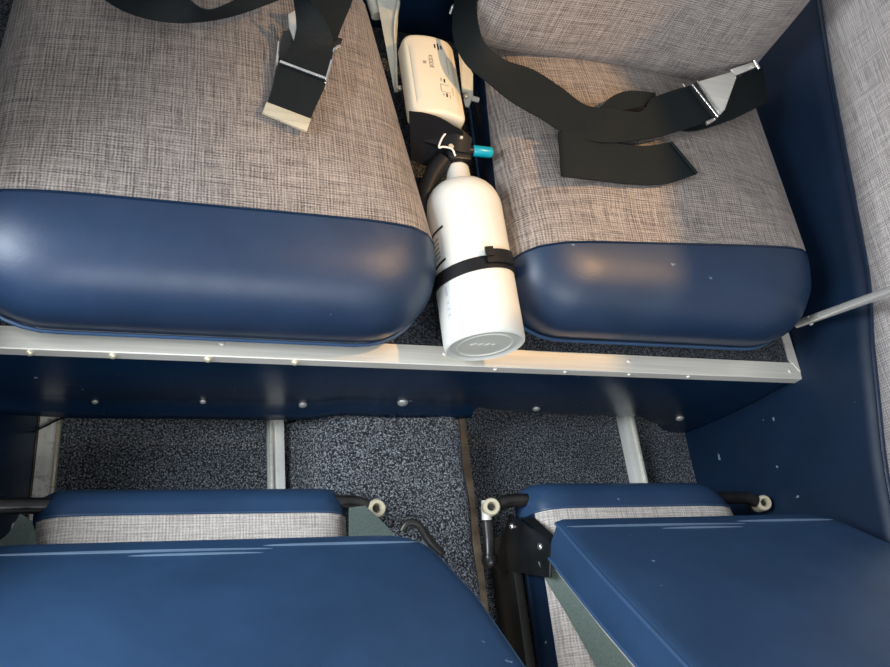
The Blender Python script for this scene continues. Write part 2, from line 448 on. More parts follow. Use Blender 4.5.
for px, py in [(222, 343), (445, 353.5), (629, 361), (790, 371)]:
    p = atz(px, py, 0.0012)
    bm = bmesh.new(); dome(bm, p, (0, 0, 1), 0.003, 0.0014); obj('screw', bm, M['nickel'], tr)
bm = bmesh.new()
ez_ = [Vector((0.4985, 0.0285, 0.0018)), Vector((0.5125, 0.0105, 0.0018)), Vector((0.5135, 0.30, 0.0018)), Vector((0.5015, 0.30, 0.0018))]
prism(bm, [ez_[0], ez_[3], ez_[2], ez_[1]][::-1], (0, 0, 1), 0.002)
tag(obj('side_trim', bm, M['aluminium'], smooth=False), 'short aluminium strip meeting the long trim at the corner by the right wall', 'edge trim')

# vinyl riser below the trim
ZB = [(-0.62, -0.152), (-0.466, -0.154), (-0.362, -0.160), (-0.201, -0.164), (-0.128, -0.158), (-0.085, -0.138), (0.002, -0.146), (0.068, -0.152), (0.086, -0.146), (0.12, -0.160), (0.186, -0.168), (0.301, -0.175), (0.37, -0.180), (0.413, -0.205), (0.475, -0.252), (0.492, -0.262)]
rp = thing('riser_panel', 'glossy navy vinyl riser panel hanging below the aluminium trim', 'panel', (0, 0, 0))
bm = bmesh.new(); rows = []
for i in range(90):
    x0 = -0.60 + i * (1.113 / 89); col = []
    for k in range(17):
        t = k / 16
        zb = lerp_table(ZB, x0); z = -0.008 + (zb + 0.008) * t
        x = x0 - 0.05 * max(0, (x0 - 0.4) / 0.113) ** 2 * t; x = min(x, wallx(z) - 0.003)
        y = ty(x0) + 0.004 - 0.004 * math.sin(PI * min(1, t / 0.8))
        if t > 0.80: y += (0.010 if x0 > 0.1 else -0.010) * ((t - 0.80) / 0.2) ** 1.6
        y += 0.0012 * math.sin(x0 * 21) * t
        col.append(Vector((x, y, z)))
    rows.append(col)
grid_sheet(bm, rows); solid(obj('vinyl_sheet', bm, M['vinyl_dark'], rp), 0.0018)
for px, py, r in [(95, 401, .0035), (203, 402, .0035), (303, 406, .005), (403, 404.5, .0068), (537, 412, .005), (681, 423, .006)]:
    p = aty(px, py, -0.006)
    bm = bmesh.new(); dome(bm, (p.x, ty(p.x) + 0.0012, p.z), (0, -1, 0.15), r, r * 0.55); obj('snap_fastener', bm, M['snap'], rp)
bm = bmesh.new(); p = aty(224, 413.5, -0.004)
prism(bm, [p + Vector((-0.009, 0, 0.002)), p + Vector((0.002, -0.002, 0.003)), p + Vector((0.009, 0, 0.0)), p + Vector((-0.008, -0.001, -0.002))], (0, -1, 0.3), 0.002)
tag(obj('tape_scrap', bm, M['teal_scrap'], smooth=False), 'tiny teal scrap of tape on the lower edge of the navy riser panel', 'scrap')

# seat rails on the footwell floor
def rail(name, x0, x1, mat, lip, label, lipmat=None, h=0.02):
    r = thing(name, label, 'seat rail', ((x0 + x1) / 2, -0.28, -0.22), 'seat rails on the footwell floor')
    bm = bmesh.new(); box(bm, (x0, -0.62, -0.221), (x1, 0.03, -0.22 + h), 0.0012, 2); obj('rail_body', bm, mat, r)
    bm = bmesh.new()
    if lip > 0: box(bm, (x1 - 0.004, -0.62, -0.22 + h - 0.001), (x1, 0.03, -0.22 + h + 0.004), 0.0008, 2)
    else: box(bm, (x0, -0.62, -0.22 + h - 0.001), (x0 + 0.004, 0.03, -0.22 + h + 0.004), 0.0008, 2)
    obj('rail_lip', bm, lipmat or mat, r)
    return r
rail('seat_rail', -0.4255, -0.4030, M['rail_worn'], 1, 'scratched metal seat rail on the floor beside the left wall', M['brass'])
rail('seat_rail', -0.1645, -0.1455, M['rail'], -1, 'clean pale metal seat rail just left of the carpeted hump', M['aluminium'])
rail('seat_rail', 0.0845, 0.1035, M['rail_brown'], -1, 'tarnished brown seat rail tucked against the right side of the carpeted hump')
rail('seat_rail', 0.3585, 0.3740, M['rail'], 1, 'pale seat rail on the floor nearest the right wall', M['aluminium'])
bm = bmesh.new(); tube(bm, catmull([atz(33, 432, -0.196), atz(45, 426, -0.193), atz(60, 419, -0.196), atz(75, 416, -0.205)], 6), 0.0012, 6)
tag(obj('wire', bm, M['black_rubber']), 'thin black wire lying across the scratched left seat rail', 'wire')
bm = bmesh.new(); box(bm, (-0.431, -0.62, -0.222), (-0.4265, 0.03, -0.205), 0.001)
struct(obj('trim_1', bm, M['rail_brown']))
# bits of fluff beside the right rail
for i, (px, py, r) in enumerate([(645, 458, .0018), (649, 474, .0035), (643, 446, .0015), (150, 428, .001)]):
    pass

# ================================================================== cushions
def rounded_outline(corners, radii, seg=14, sub=14):
    m = len(corners); out = []
    for i in range(m):
        p = Vector(corners[i]); a = Vector(corners[i - 1]); b = Vector(corners[(i + 1) % m])
        da = (a - p).normalized(); db = (b - p).normalized(); r = radii[i]
        ang = da.angle(db); tl = r / math.tan(ang / 2)
        c = p + (da + db).normalized() * (r / math.sin(ang / 2))
        s, e = p + da * tl, p + db * tl
        va, vb = s - c, e - c; th = va.angle(vb)
        for k in range(seg + 1):
            t = k / seg
            out.append(c + (va * math.sin((1 - t) * th) + vb * math.sin(t * th)) / math.sin(th))
    # resample evenly
    L = [0]; pts = out + [out[0]]
    for a, b in zip(pts, pts[1:]): L.append(L[-1] + (b - a).length)
    n = seg * 4 + sub * m; res = []; j = 0
    for i in range(n):
        d = L[-1] * i / n
        while L[j + 1] < d: j += 1
        t = (d - L[j]) / max(1e-9, L[j + 1] - L[j]); res.append(pts[j].lerp(pts[j + 1], t))
    return res

def cushion_bm(outline, prof, ztop, kf=1.7, crown=0.012, slope=0.0, y_ref=0.09, bulge=0.0):
    """outline: plan polygon at full width; prof: (inset, z); front insets grow by kf"""
    xs = [p.x for p in outline]; ys = [p.y for p in outline]
    c = Vector(((min(xs) + max(xs)) / 2, (min(ys) + max(ys)) / 2, 0)); hx = (max(xs) - min(xs)) / 2; hy = (max(ys) - min(ys)) / 2
    bm = bmesh.new(); rings = []
    def zf(z, y): return z - (slope * (y - y_ref) * max(0, z / ztop)) 
    def ringpt(p, d, z):
        fy = (c.y - p.y) / hy; k = 1 + (kf - 1) * max(0.0, min(1.0, fy)) ** 2
        x = c.x + (p.x - c.x) * (1 - d / hx); y = c.y + (p.y - c.y) * (1 - d * k / hy)
        return Vector((x, y, zf(z, y)))
    for d, z in prof: rings.append([bm.verts.new(ringpt(p, d, z)) for p in outline])
    dl, zl = prof[-1]
    for s in (0.85, 0.7, 0.55, 0.4, 0.25, 0.12):
        ring = []
        for p in outline:
            q = ringpt(p, dl, 0); x = c.x + (q.x - c.x) * s; y = c.y + (q.y - c.y) * s
            ring.append(bm.verts.new((x, y, zf(zl + crown * (1 - s * s), y))))
        rings.append(ring)
    n = len(outline)
    for A, B in zip(rings, rings[1:]):
        for k in range(n): bm.faces.new((A[k], A[(k + 1) % n], B[(k + 1) % n], B[k]))
    cv = bm.verts.new((c.x, c.y, zf(zl + crown, c.y)))
    for k in range(n): bm.faces.new((rings[-1][k], rings[-1][(k + 1) % n], cv))
    bm.faces.new(rings[0][::-1])
    bmesh.ops.recalc_face_normals(bm, faces=bm.faces[:])
    return bm, rings, ringpt, c, hx, hy
def split(bm, co, no):
    """keep the side of the plane the normal points to"""
    b = bm.copy()
    bmesh.ops.bisect_plane(b, geom=b.verts[:] + b.edges[:] + b.faces[:], plane_co=co, plane_no=no, clear_inner=True)
    return b
def seam_points(bm, co, no, zmin, xlim=None):
    b = bm.copy(); r = bmesh.ops.bisect_plane(b, geom=b.verts[:] + b.edges[:] + b.faces[:], plane_co=co, plane_no=no)
    es = [g for g in r['geom_cut'] if isinstance(g, bmesh.types.BMVert)]
    pts = sorted([v.co.copy() for v in es if v.co.z > zmin], key=lambda p: p.x)
    b.free(); return pts

def rear_cushion(label, corners, radii, prof, seam, ztop, slope, z_side, loc, kf, tilt=0.0, crown=0.012):
    t = thing('rear_seat', label, 'seat', loc, 'rear seats')
    ol = rounded_outline([Vector((x, y, 0)) for x, y in corners], radii)
    bm, rings, rp_, c, hx, hy = cushion_bm(ol, prof, ztop, kf, crown, slope)
    co = Vector((c.x, seam, 0)); no = Vector((tilt, 1, 0)).normalized()
    fab = split(bm, co, no); fab2 = split(fab, Vector((0, 0, z_side)), Vector((0, 0, 1)))
    box_ = split(fab, Vector((0, 0, z_side)), Vector((0, 0, -1)))
    front = split(bm, co, -no)
    obj('fabric_cover', fab2, M['fabric'], t)
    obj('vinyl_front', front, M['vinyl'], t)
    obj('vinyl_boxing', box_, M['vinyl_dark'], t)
    sp_ = seam_points(bm, co, no, z_side - 0.01)
    b2 = bmesh.new(); tube(b2, [p + Vector((0, -0.001, 0.0002)) for p in sp_], 0.0014, 6); obj('seam_welt', b2, M['vinyl_dark'], t)
    b3 = bmesh.new(); d, z = prof[2]
    tube(b3, [rp_(p, d - 0.0015, z) for p in ol], 0.0022, 8, closed=True); obj('piping', b3, M['welt'], t)
    fab.free(); bm.free()
    return t

PROF = [(0.030, 0.002), (0.012, 0.010), (0.004, 0.022), (0.001, 0.040), (0.000, 0.055), (0.003, 0.072), (0.010, 0.090), (0.022, 0.105), (0.038, 0.115), (0.056, 0.121), (0.075, 0.124)]
rear_cushion('wide woven beige rear seat cushion with navy vinyl front, left of the white extinguisher',
    [(-0.495, -0.006), (-0.014, 0.000), (-0.075, 0.52), (-0.468, 0.52)], [0.085, 0.085, 0.05, 0.05], PROF, 0.095, 0.121, 0.10, 0.050, (-0.26, 0.25, 0.0), 1.75, -0.02, 0.018)
sb = rear_cushion('woven beige rear seat with navy vinyl front and upright back, right of the white extinguisher',
    [(0.058, 0.019), (0.491, 0.026), (0.536, 0.52), (0.073, 0.52)], [0.075, 0.095, 0.05, 0.05], PROF, 0.117, 0.121, 0.10, 0.062, (0.29, 0.25, 0.0), 1.75, -0.085, 0.018)

# right rear seat back
bm = bmesh.new()
# lower edge curves round; leans back as it rises
lowedge = catmull([atz(474, 10, .125), atz(500, 25, .121), atz(540, 34, .118), atz(590, 41, .116), atz(640, 49, .116), atz(690, 60, .117), atz(720, 64, .119), atz(742, 58, .124), atz(757, 42, .135)], 6)
rows = []
for p in lowedge:
    row = []
    for k in range(-5, 15):
        if k <= 0:                     # rolled underside
            a = (k / 5) * 1.5
            row.append(p + Vector((0, 0.05 - 0.05 * math.cos(a), 0.03 * math.sin(a) - 0.006 * (1 if k < -3 else 0))))
        else:
            h = 0.40 * k / 14
            bul = 0.020 * math.sin(PI * min(1, h / 0.40))
            row.append(p + Vector((0.10 * h * (p.x - 0.29), 0.22 * h - bul + 0.0, h)))
    rows.append(row)
grid_sheet(bm, rows); bkr = solid(obj('backrest', bm, M['fabric_back'], sb), 0.02, 1)
bm = bmesh.new(); rows2 = [Vector((p.x, p.y + 0.030, p.z - 0.026)) for p in lowedge]
tube(bm, rows2, 0.003, 8); obj('piping', bm, M['vinyl_dark'], bkr)

# ================================================================== polished tube on the right wall
gt = thing('grab_tube', 'polished metal tube sloping up along the right wall beside the rear cushion', 'tube', (0.5, 0.07, 0.0))
p1 = atz(806, 321, 0.050); p2 = atz(890, 291, 0.20); p0 = p1 + (p1 - p2) * 0.12
bm = bmesh.new(); tube(bm, [p0, p1, p1.lerp(p2, 0.5), p2, p2 + (p2 - p1) * 1.6], 0.0055, 16); obj('tube_shaft', bm, M['steel_tube'], gt)
bm = bmesh.new(); q = atz(811, 323, 0.052); dome(bm, q, (-0.6, -0.6, 0.5), 0.0032, 0.003); obj('screw', bm, M['nickel'], gt)
bm = bmesh.new(); q = atz(809, 317, 0.062); dome(bm, q, (-0.4, 0.2, 0.9), 0.002, 0.002); obj('screw', bm, M['nickel'], gt)

# ================================================================== fire extinguisher
base = atz(485, 347, 0.058); top = atz(455.5, 161, 0.072); ax = (top - base).normalized()
LB = (top - base).length
fe = thing('fire_extinguisher', 'white fire extinguisher bottle strapped down between the two rear cushions', 'fire extinguisher', tuple(base))
RB = 0.0445
bm = bmesh.new()
pf = [(0.0035, 0), (0.0035, RB * 0.74), (0.0030, RB * 0.78), (0.0026, RB * 0.84), (0.0010, RB * 0.90), (0.0, RB * 0.93), (0.0015, RB * 0.985), (0.005, RB)]
pf += [(0.02, RB), (0.166, RB)]
for a in (0.2, 0.4, 0.6, 0.8, 1.0, 1.2): pf.append((0.166 + 0.036 * math.sin(a), 0.016 + (RB - 0.016) * math.cos(a)))
pf += [(0.2015, 0.020), (0.204, 0.0165), (0.207, 0.0148), (0.225, 0.0142), (0.227, 0.013), (0.227, 0)]
lathe(bm, pf, base, ax, 56); obj('bottle', bm, M['white_paint'], fe, angle=50)
fa, fb = frame(ax)          # fa: sideways, fb: up
bm = bmesh.new(); lathe(bm, [(0.0024, 0), (0.0024, RB * 0.83)], base, ax, 40); 
obj('base_disc', bm, M['base_grey'], fe)
bm = bmesh.new(); lathe(bm, [(0.0024, RB * 0.66), (0.0012, RB * 0.685), (0.0024, RB * 0.71)], base, ax, 40); obj('base_rim', bm, M['white_paint'], fe)
def basept(u, v, d=0.0016): return base + ax * d + fa * u + fb * v
sgn = 1 if fa.x > 0 else -1
for i, u in enumerate((-0.0125, -0.0045, 0.0035)):
    bm = bmesh.new(); u0 = u - 0.002
    prism(bm, [basept(sgn * (u0 - 0.003), 0), basept(sgn * (u0 + 0.003), 0.0045), basept(sgn * (u0 + 0.003), -0.0045)], -ax, 0.001)
    obj('embossed_arrow', bm, M['white_paint'], fe, False)
bm = bmesh.new(); lathe(bm, [(0.0016, 0), (0.0016, 0.0030), (0.0026, 0.0030)], basept(sgn * 0.0095, 0, 0), ax, 12); obj('embossed_dot', bm, M['white_paint'], fe)
# curved printed marks on the left flank
def flank(t, ang, r=RB + 0.0004):
    return base + ax * t + (Vector((-1, 0, 0)) * 0 + (-sgn * fa) * math.cos(ang) + fb * math.sin(ang)) * r
def patch(t0, t1, a0, a1, skew=0.0, r=RB + 0.0004):
    bm = bmesh.new(); rows = []
    for i in range(7):
        a = a0 + (a1 - a0) * i / 6; rows.append([flank(t0 + skew * i / 6, a, r), flank(t1 + skew * i / 6, a, r)])
    return grid_sheet(bm, rows)
R2 = math.radians
obj('label_mark', patch(0.128, 0.131, R2(2), R2(30), 0.004), M['print_black'], fe)
obj('label_mark', patch(0.089, 0.092, R2(2), R2(27), 0.004), M['print_black'], fe)
obj('label_panel', patch(0.094, 0.126, R2(2), R2(26), 0.003, RB + 0.0002), M['print_pale'], fe)
for k in range(5):
    obj('label_mark', patch(0.097 + k * 0.0055, 0.0995 + k * 0.0055, R2(6), R2(18), 0.002), M['print_grey'], fe)
obj('label_panel', patch(0.026, 0.066, R2(14), R2(26), 0.001, RB + 0.0002), M['print_pale'], fe)
obj('label_mark', patch(0.052, 0.064, R2(17), R2(21), 0.0), M['print_mid'], fe)
for k in range(3):
    obj('label_mark', patch(0.029 + k * 0.007, 0.031 + k * 0.007, R2(17), R2(22), 0.0), M['print_mid'], fe)
# strap with clip
bm = bmesh.new()
def ringstrip(bm, t, wd, r, a0=0, a1=2 * PI, n=48, skew=0.0, th=0.0018):
    rows = []
    for i in range(n + 1):
        a = a0 + (a1 - a0) * i / n; d = (-sgn * fa) * math.cos(a) + fb * math.sin(a); s = skew * math.cos(a)
        rows.append([base + ax * (t + s + u) + d * (r + h) for u, h in ((-wd / 2, 0), (-wd / 2, th), (wd / 2, th), (wd / 2, 0))])
    V = [[bm.verts.new(p) for p in r_] for r_ in rows]
    for A, B in zip(V, V[1:]):
        for k in range(4): bm.faces.new((A[k], A[(k + 1) % 4], B[(k + 1) % 4], B[k]))
    if a1 - a0 < 6.2: bm.faces.new(V[0]); bm.faces.new(V[-1][::-1])
    return bm
mb = thing('bottle_strap', 'black rubber strap with a clip around the white extinguisher bottle', 'strap', tuple(base + ax * 0.082))
obj('band', ringstrip(bm, 0.080, 0.0145, RB + 0.0006, skew=-0.006), M['black_rubber'], mb, angle=30)
bm = bmesh.new(); ringstrip(bm, 0.085, 0.016, RB + 0.0028, R2(84), R2(128), 14, -0.006, 0.0035); obj('clip', bm, M['black_plastic'], mb, angle=30)
bm = bmesh.new(); ringstrip(bm, 0.089, 0.011, RB + 0.0060, R2(82), R2(92), 5, -0.006, 0.003); obj('clip_tab', bm, M['black_plastic'], mb, angle=30)
# valve head, levers, safety pin
hp = base + ax * 0.227
def HB(u, t, h): return hp + fa * (sgn * u) + ax * t + fb * h
def hbox(bm, lo, hi, bev=0.0015):
    mt = Matrix(((sgn * fa.x, ax.x, fb.x, hp.x), (sgn * fa.y, ax.y, fb.y, hp.y), (sgn * fa.z, ax.z, fb.z, hp.z), (0, 0, 0, 1)))
    return box(bm, lo, hi, bev, 2, mt)
bm = bmesh.new(); lathe(bm, [(-0.002, 0.012), (0.0, 0.0135), (0.006, 0.0135), (0.008, 0.012), (0.024, 0.012), (0.028, 0.009), (0.028, 0)], hp, ax, 24); obj('valve_body', bm, M['black_plastic'], fe)
bm = bmesh.new(); tube(bm, [HB(0.000, 0.016, 0.012), HB(0.020, 0.018, 0.013)], 0.0062, 16); obj('pin_stem', bm, M['black_plastic'], fe)
bm = bmesh.new(); lathe(bm, [(0, 0.0), (0, 0.0058), (0.002, 0.0066), (0.023, 0.0066), (0.0252, 0.0058), (0.0255, 0)], HB(0.017, 0.0178, 0.013), fa * sgn, 20); obj('safety_pin', bm, M['teal'], fe)
bm = bmesh.new()
pairs = [(HB(-0.046, 0.050, 0.003), HB(-0.048, 0.030, 0.003)), (HB(-0.022, 0.050, 0.014), HB(-0.030, 0.022, 0.010)), (HB(-0.002, 0.040, 0.022), HB(-0.010, 0.012, 0.016)), (HB(0.016, 0.030, 0.018), HB(0.010, 0.010, 0.016))]
ribbon(bm, pairs, 0.006, 8); obj('lever', bm, M['black_plastic'], fe)
bm = bmesh.new(); hbox(bm, (-0.016, 0.002, 0.004), (0.014, 0.026, 0.017), 0.003); obj('lever_housing', bm, M['black_plastic'], fe)
bm = bmesh.new(); tube(bm, catmull([HB(-0.018, 0.006, 0.006), HB(-0.03, -0.01, 0.0), HB(-0.042, -0.035, -0.006), HB(-0.05, -0.07, -0.012)], 6), [0.011] * 7 + [0.010] * 6 + [0.008] * 6, 12); obj('hose_nozzle', bm, M['black_rubber'], fe)
for u, t, h in [(-0.012, 0.016, 0.0195), (0.012, 0.027, 0.0195)]:
    bm = bmesh.new(); lathe(bm, [(0, 0.0032), (0.0015, 0.0032), (0.0015, 0)], HB(u, t, h - 0.001), fb, 14); obj('rivet', bm, M['brass'], fe)
bm = bmesh.new(); lathe(bm, [(0, 0.002), (0.002, 0.0016), (0.0025, 0)], HB(0.001, 0.027, 0.0225), fb, 10); obj('rivet', bm, M['nickel'], fe)
bm = bmesh.new(); tube(bm, catmull([HB(-0.015, 0.035, 0.020), HB(-0.022, 0.026, 0.019), HB(-0.027, 0.014, 0.018), HB(-0.022, 0.014, 0.0195), HB(-0.012, 0.012, 0.020), HB(-0.008, 0.004, 0.018)], 6), 0.0012, 8); obj('tie_loop', bm, M['white_cable'], fe)
bm = bmesh.new(); dome(bm, HB(-0.0165, 0.036, 0.021), fb, 0.0022, 0.002); obj('rivet', bm, M['nickel'], fe)

# ================================================================== carbon monoxide alarm
ca = thing('gas_alarm', 'ivory plastic gas alarm box with small slots, above the extinguisher valve', 'alarm', (-0.012, 0.33, 0.06))
TL = atz(402, 35, 0.088); TR = atz(453, 41, 0.088); BL = atz(414, 110, 0.094); BR = atz(467, 123, 0.094)
ctr = (TL + TR + BL + BR) / 4
yv = ((TL + TR) - (BL + BR)).normalized(); xv = ((TR + BR) - (TL + BL)); xv = (xv - yv * xv.dot(yv)).normalized(); zv = xv.cross(yv)
HW = ((TR - TL).length + (BR - BL).length) / 4; HL = ((TL - BL).length + (TR - BR).length) / 4
def CA(u, v, h): return ctr + xv * (u * HW) + yv * (v * HL) + zv * h
ol = rounded_outline([Vector((-HW, -HL, 0)), Vector((HW, -HL, 0)), Vector((HW, HL, 0)), Vector((-HW, HL, 0))], [0.006, 0.006, 0.011, 0.011], 8, 12)
bm = bmesh.new(); rings = []
def arch(x, y): return 0.006 * (1 - (x / HW) ** 2) 
for ins, h in [(0.002, -0.024), (0.0, -0.022), (0.0, -0.008), (0.0008, -0.003), (0.003, -0.0005), (0.006, 0.0)]:
    rings.append([bm.verts.new(ctr + xv * (p.x * (1 - ins / HW)) + yv * (p.y * (1 - ins / HL)) + zv * (h + (arch(p.x, p.y) if h > -0.02 else 0))) for p in ol])
for s in (0.8, 0.6, 0.4, 0.2):
    rings.append([bm.verts.new(ctr + xv * (p.x * s) + yv * (p.y * s * 0.94) + zv * arch(p.x * s, 0)) for p in ol])
n = len(ol)
for A, B in zip(rings, rings[1:]):
    for k in range(n): bm.faces.new((A[k], A[(k + 1) % n], B[(k + 1) % n], B[k]))
bm.faces.new(rings[-1]); bm.faces.new(rings[0][::-1])
obj('housing', bm, M['cream'], ca, angle=60)
def cpatch(u0, u1, v0, v1, h=0.0004):
    bm = bmesh.new(); rows = []
    for i in range(5):
        u = u0 + (u1 - u0) * i / 4; hh = arch(u * HW, 0) + h
        rows.append([CA(u, v0, hh), CA(u, v1, hh)])
    return grid_sheet(bm, rows)
for u, dv in ((0.13, 0.05), (0.26, 0.08), (0.38, 0.05)):
    obj('slot', cpatch(u - 0.03, u + 0.03, 0.70 - dv - (u - .13) * .0, 0.70 + dv), M['print_black'], ca)
obj('light_slot', cpatch(0.26, 0.32, -0.22, -0.13), M['print_black'], ca)
obj('light_slot', cpatch(0.27, 0.33, -0.58, -0.49), M['print_black'], ca)
for u0, u1, v0, v1 in [(0.10, 0.12, -0.46, -0.27), (0.10, 0.45, -0.285, -0.275), (0.10, 0.45, -0.465, -0.455), (0.52, 0.54, 0.02, 0.45), (0.56, 0.575, -0.5, -0.30), (0.15, 0.18, -0.2, -0.12), (0.16, 0.19, -0.57, -0.5), (0.42, 0.44, -0.6, -0.5)]:
    obj('printed_line', cpatch(u0, u1, v0, v1), M['print_grey'], ca)
def text_mesh(body, size, mat, parent, name, origin, xd, yd):
    cu = bpy.data.curves.new(name, 'FONT'); cu.body = body; cu.size = size; cu.align_x = 'CENTER'; cu.align_y = 'CENTER'; cu.extrude = 0.0001
    tmp = bpy.data.objects.new('tmp', cu); COL.objects.link(tmp)
    dg = bpy.context.evaluated_depsgraph_get(); me = bpy.data.meshes.new_from_object(tmp.evaluated_get(dg))
    bpy.data.objects.remove(tmp); zd = xd.cross(yd)
    me.transform(Matrix(((xd.x, yd.x, zd.x, origin.x), (xd.y, yd.y, zd.y, origin.y), (xd.z, yd.z, zd.z, origin.z), (0, 0, 0, 1))))
    o = bpy.data.objects.new(name, me); COL.objects.link(o); me.materials.append(mat); o.parent = parent
    o.matrix_parent_inverse = parent.matrix_world.inverted(); return o
text_mesh('KIDDE', 0.0075, M['print_grey'], ca, 'lettering', CA(-0.12, 0.27, arch(0.1 * HW, 0) + 0.0005), -yv, xv)
obj('logo_mark', cpatch(-0.42, -0.30, 0.20, 0.27), M['print_grey'], ca)

# cream painted seat brackets on both sides of the alarm
def bracket(name, label, pts, z, bolts, th=0.004):
    t = thing(name, label, 'bracket', tuple(atz(*pts[0], 0.0)), 'cream seat brackets beside the alarm')
    P3 = [atz(px, py, zz) for (px, py), zz in zip(pts, z)]
    n = (P3[1] - P3[0]).cross(P3[-1] - P3[0]); n = n if n.z > 0 else -n
    bm = bmesh.new(); prism(bm, P3, n, th, 0.0); obj('plate', bm, M['cream_metal'], t, False)
    return t, P3, n
tL, P3, nL = bracket('seat_bracket', 'cream metal bracket edge left of the ivory alarm box', [(399, -6), (400, 2), (396, 25), (398, 90), (394, 90), (384, 30), (376, -6)], [0.075, 0.075, 0.07, 0.055, 0.05, 0.055, 0.065], [])
bm = bmesh.new(); tube(bm, catmull([atz(399, -6, .076), atz(397, 8, .075), atz(394.5, 25, .07), atz(395, 50, .062), atz(397, 88, .056)], 5), 0.0016, 6); obj('flange', bm, M['cream_metal'], tL)
bm = bmesh.new(); dome(bm, atz(400, 88, 0.056), (0.3, -0.3, 1), 0.0035, 0.003); obj('bolt', bm, M['brass'], tL)
bm = bmesh.new(); tube(bm, [atz(372, -4, 0.05), atz(378, 16, 0.045)], 0.009, 14); obj('spacer', bm, M['cream_metal'], tL)
tR, P3, nR = bracket('seat_bracket', 'cream metal bracket with a bolt right of the ivory alarm box', [(457, 38), (463, 55), (473, 74), (473, 95), (469, 106), (465, 105), (462, 90)], [0.078, 0.076, 0.070, 0.066, 0.062, 0.062, 0.066], [])
bm = bmesh.new(); dome(bm, atz(466, 96, 0.069), (0.1, -0.2, 1), 0.0042, 0.004); obj('bolt', bm, M['brass'], tR)
bm = bmesh.new(); tube(bm, [atz(471, 98, 0.060), atz(478, 100, 0.058)], 0.0035, 12); obj('bolt_end', bm, M['nickel'], tR)
bm = bmesh.new(); prism(bm, [atz(474, -2, .10), atz(481, 6, .10), atz(479, 16, .095), atz(476, 22, .09), atz(473, 10, .095)], (0, -.3, 1), 0.004, 0.0); 
tag(obj('latch_tab', bm, M['cream_metal'], smooth=False), 'small cream metal tab at the corner between black strap and right seat back', 'tab')
# backing wall behind the alarm (navy vinyl end panel between the seats)
bm = bmesh.new(); box(bm, (-0.075, 0.50, 0.0), (0.075, 0.512, 0.30), 0.003); struct(obj('wall_rear', bm, M['vinyl_dark']))
bm = bmesh.new(); tube(bm, catmull([atz(459, -4, .1), atz(455, 6, .092), atz(453, 6, .088), atz(450, 14, .08)], 5), 0.0018, 8)
tag(obj('wire', bm, M['nickel']), 'thin bright wire above the right end of the ivory alarm box', 'wire')
bm = bmesh.new()
ribbon(bm, [(atz(409, 111, .102), atz(411, 160, .06)), (atz(425, 113, .104), atz(424, 165, .06)), (atz(443, 119, .104), atz(436, 165, .065)), (atz(463, 132, .100), atz(455, 150, .075))], 0.003, 8)
tag(obj('holder_flap', bm, M['black_cloth']), 'black flap beneath the extinguisher valve, below the ivory alarm box', 'flap')

# ================================================================== lap belts on the rear seats
def Z(px, py, z): return atz(px, py, z)
lb = thing('lap_belt', 'black lap belt hanging over the left rear cushion with a pale metal end clip', 'seat belt', (-0.2, 0.28, 0.13), 'lap belts on the rear seats')
bm = bmesh.new()
ribbon(bm, [(Z(293, -6, .160), Z(306, -6, .175)), (Z(296, 18, .152), Z(321, 14, .165)), (Z(295, 38, .142), Z(331, 33, .152)), (Z(286, 54, .137), Z(333, 47, .143)), (Z(279, 63, .135), Z(328, 78, .138)), (Z(270, 95, .134), Z(313, 113, .136)), (Z(266, 106, .133), Z(310, 124, .135))], 0.0018, 10)
obj('webbing', bm, M['webbing'], lb)
bm = bmesh.new()
ribbon(bm, [(Z(303, -6, .150), Z(354, -6, .150)), (Z(314, 10, .148), Z(351, 5, .148)), (Z(324, 24, .144), Z(343, 24, .144)), (Z(331, 40, .140), Z(337, 40, .140))], 0.0018, 10)
obj('webbing', bm, M['webbing'], lb)
bm = bmesh.new()
ribbon(bm, [(Z(150, -34, .145), Z(92, -8, .120)), (Z(163, -14, .150), Z(128, 13, .126)), (Z(186, -3, .152), Z(170, 23, .130)), (Z(207, 10, .150), Z(213, 20, .134)), (Z(234, 0, .15), Z(250, 11, .138)), (Z(258, -18, .15), Z(294, -6, .145))], 0.0018, 10)
obj('webbing', bm, M['webbing'], lb)
bm = bmesh.new(); n_ = Vector((0, -.1, 1))
prism(bm, [Z(266.5, 101.5, .137), Z(311.5, 118.5, .139), Z(307, 131, .139), Z(262.5, 112, .137)], n_, 0.004, 0.0008); obj('end_clip', bm, M['brass'], lb)
bm = bmesh.new(); tube(bm, [Z(280, 61.5, .1395), Z(327, 79, .142)], 0.0018, 10)
obj('buckle_bar', bm, M['chrome'], lb)
bm = bmesh.new(); tube(bm, catmull([Z(279, 42, .134), Z(277, 60, .134), Z(274, 80, .130)], 4), 0.0016, 8); obj('buckle_frame', bm, M['chrome'], lb); bm = bmesh.new()
tube(bm, catmull([Z(340, 46, .136), Z(334, 50, .138), Z(330, 66, .140), Z(326, 80, .138), Z(324, 90, .135)], 4), 0.0016, 8); obj('buckle_frame', bm, M['chrome'], lb)
bm = bmesh.new(); prism(bm, [Z(283, 30, .129), Z(300, 30, .131), Z(300, 60, .131), Z(278, 58, .130)], n_, 0.004, 0.001); obj('buckle_body', bm, M['black_metal'], lb); bm = bmesh.new(); prism(bm, [Z(334, 36, .134), Z(343, 38, .132), Z(340, 47, .132), Z(332, 48, .134)], n_, 0.004, 0.001); obj('buckle_body', bm, M['black_metal'], lb)
bm = bmesh.new(); prism(bm, [Z(288, 14, .134), Z(295, 10, .136), Z(297, 26, .136), Z(294, 40, .134), Z(289, 26, .133)], n_, 0.003, 0.0008); obj('tongue', bm, M['nickel'], lb)

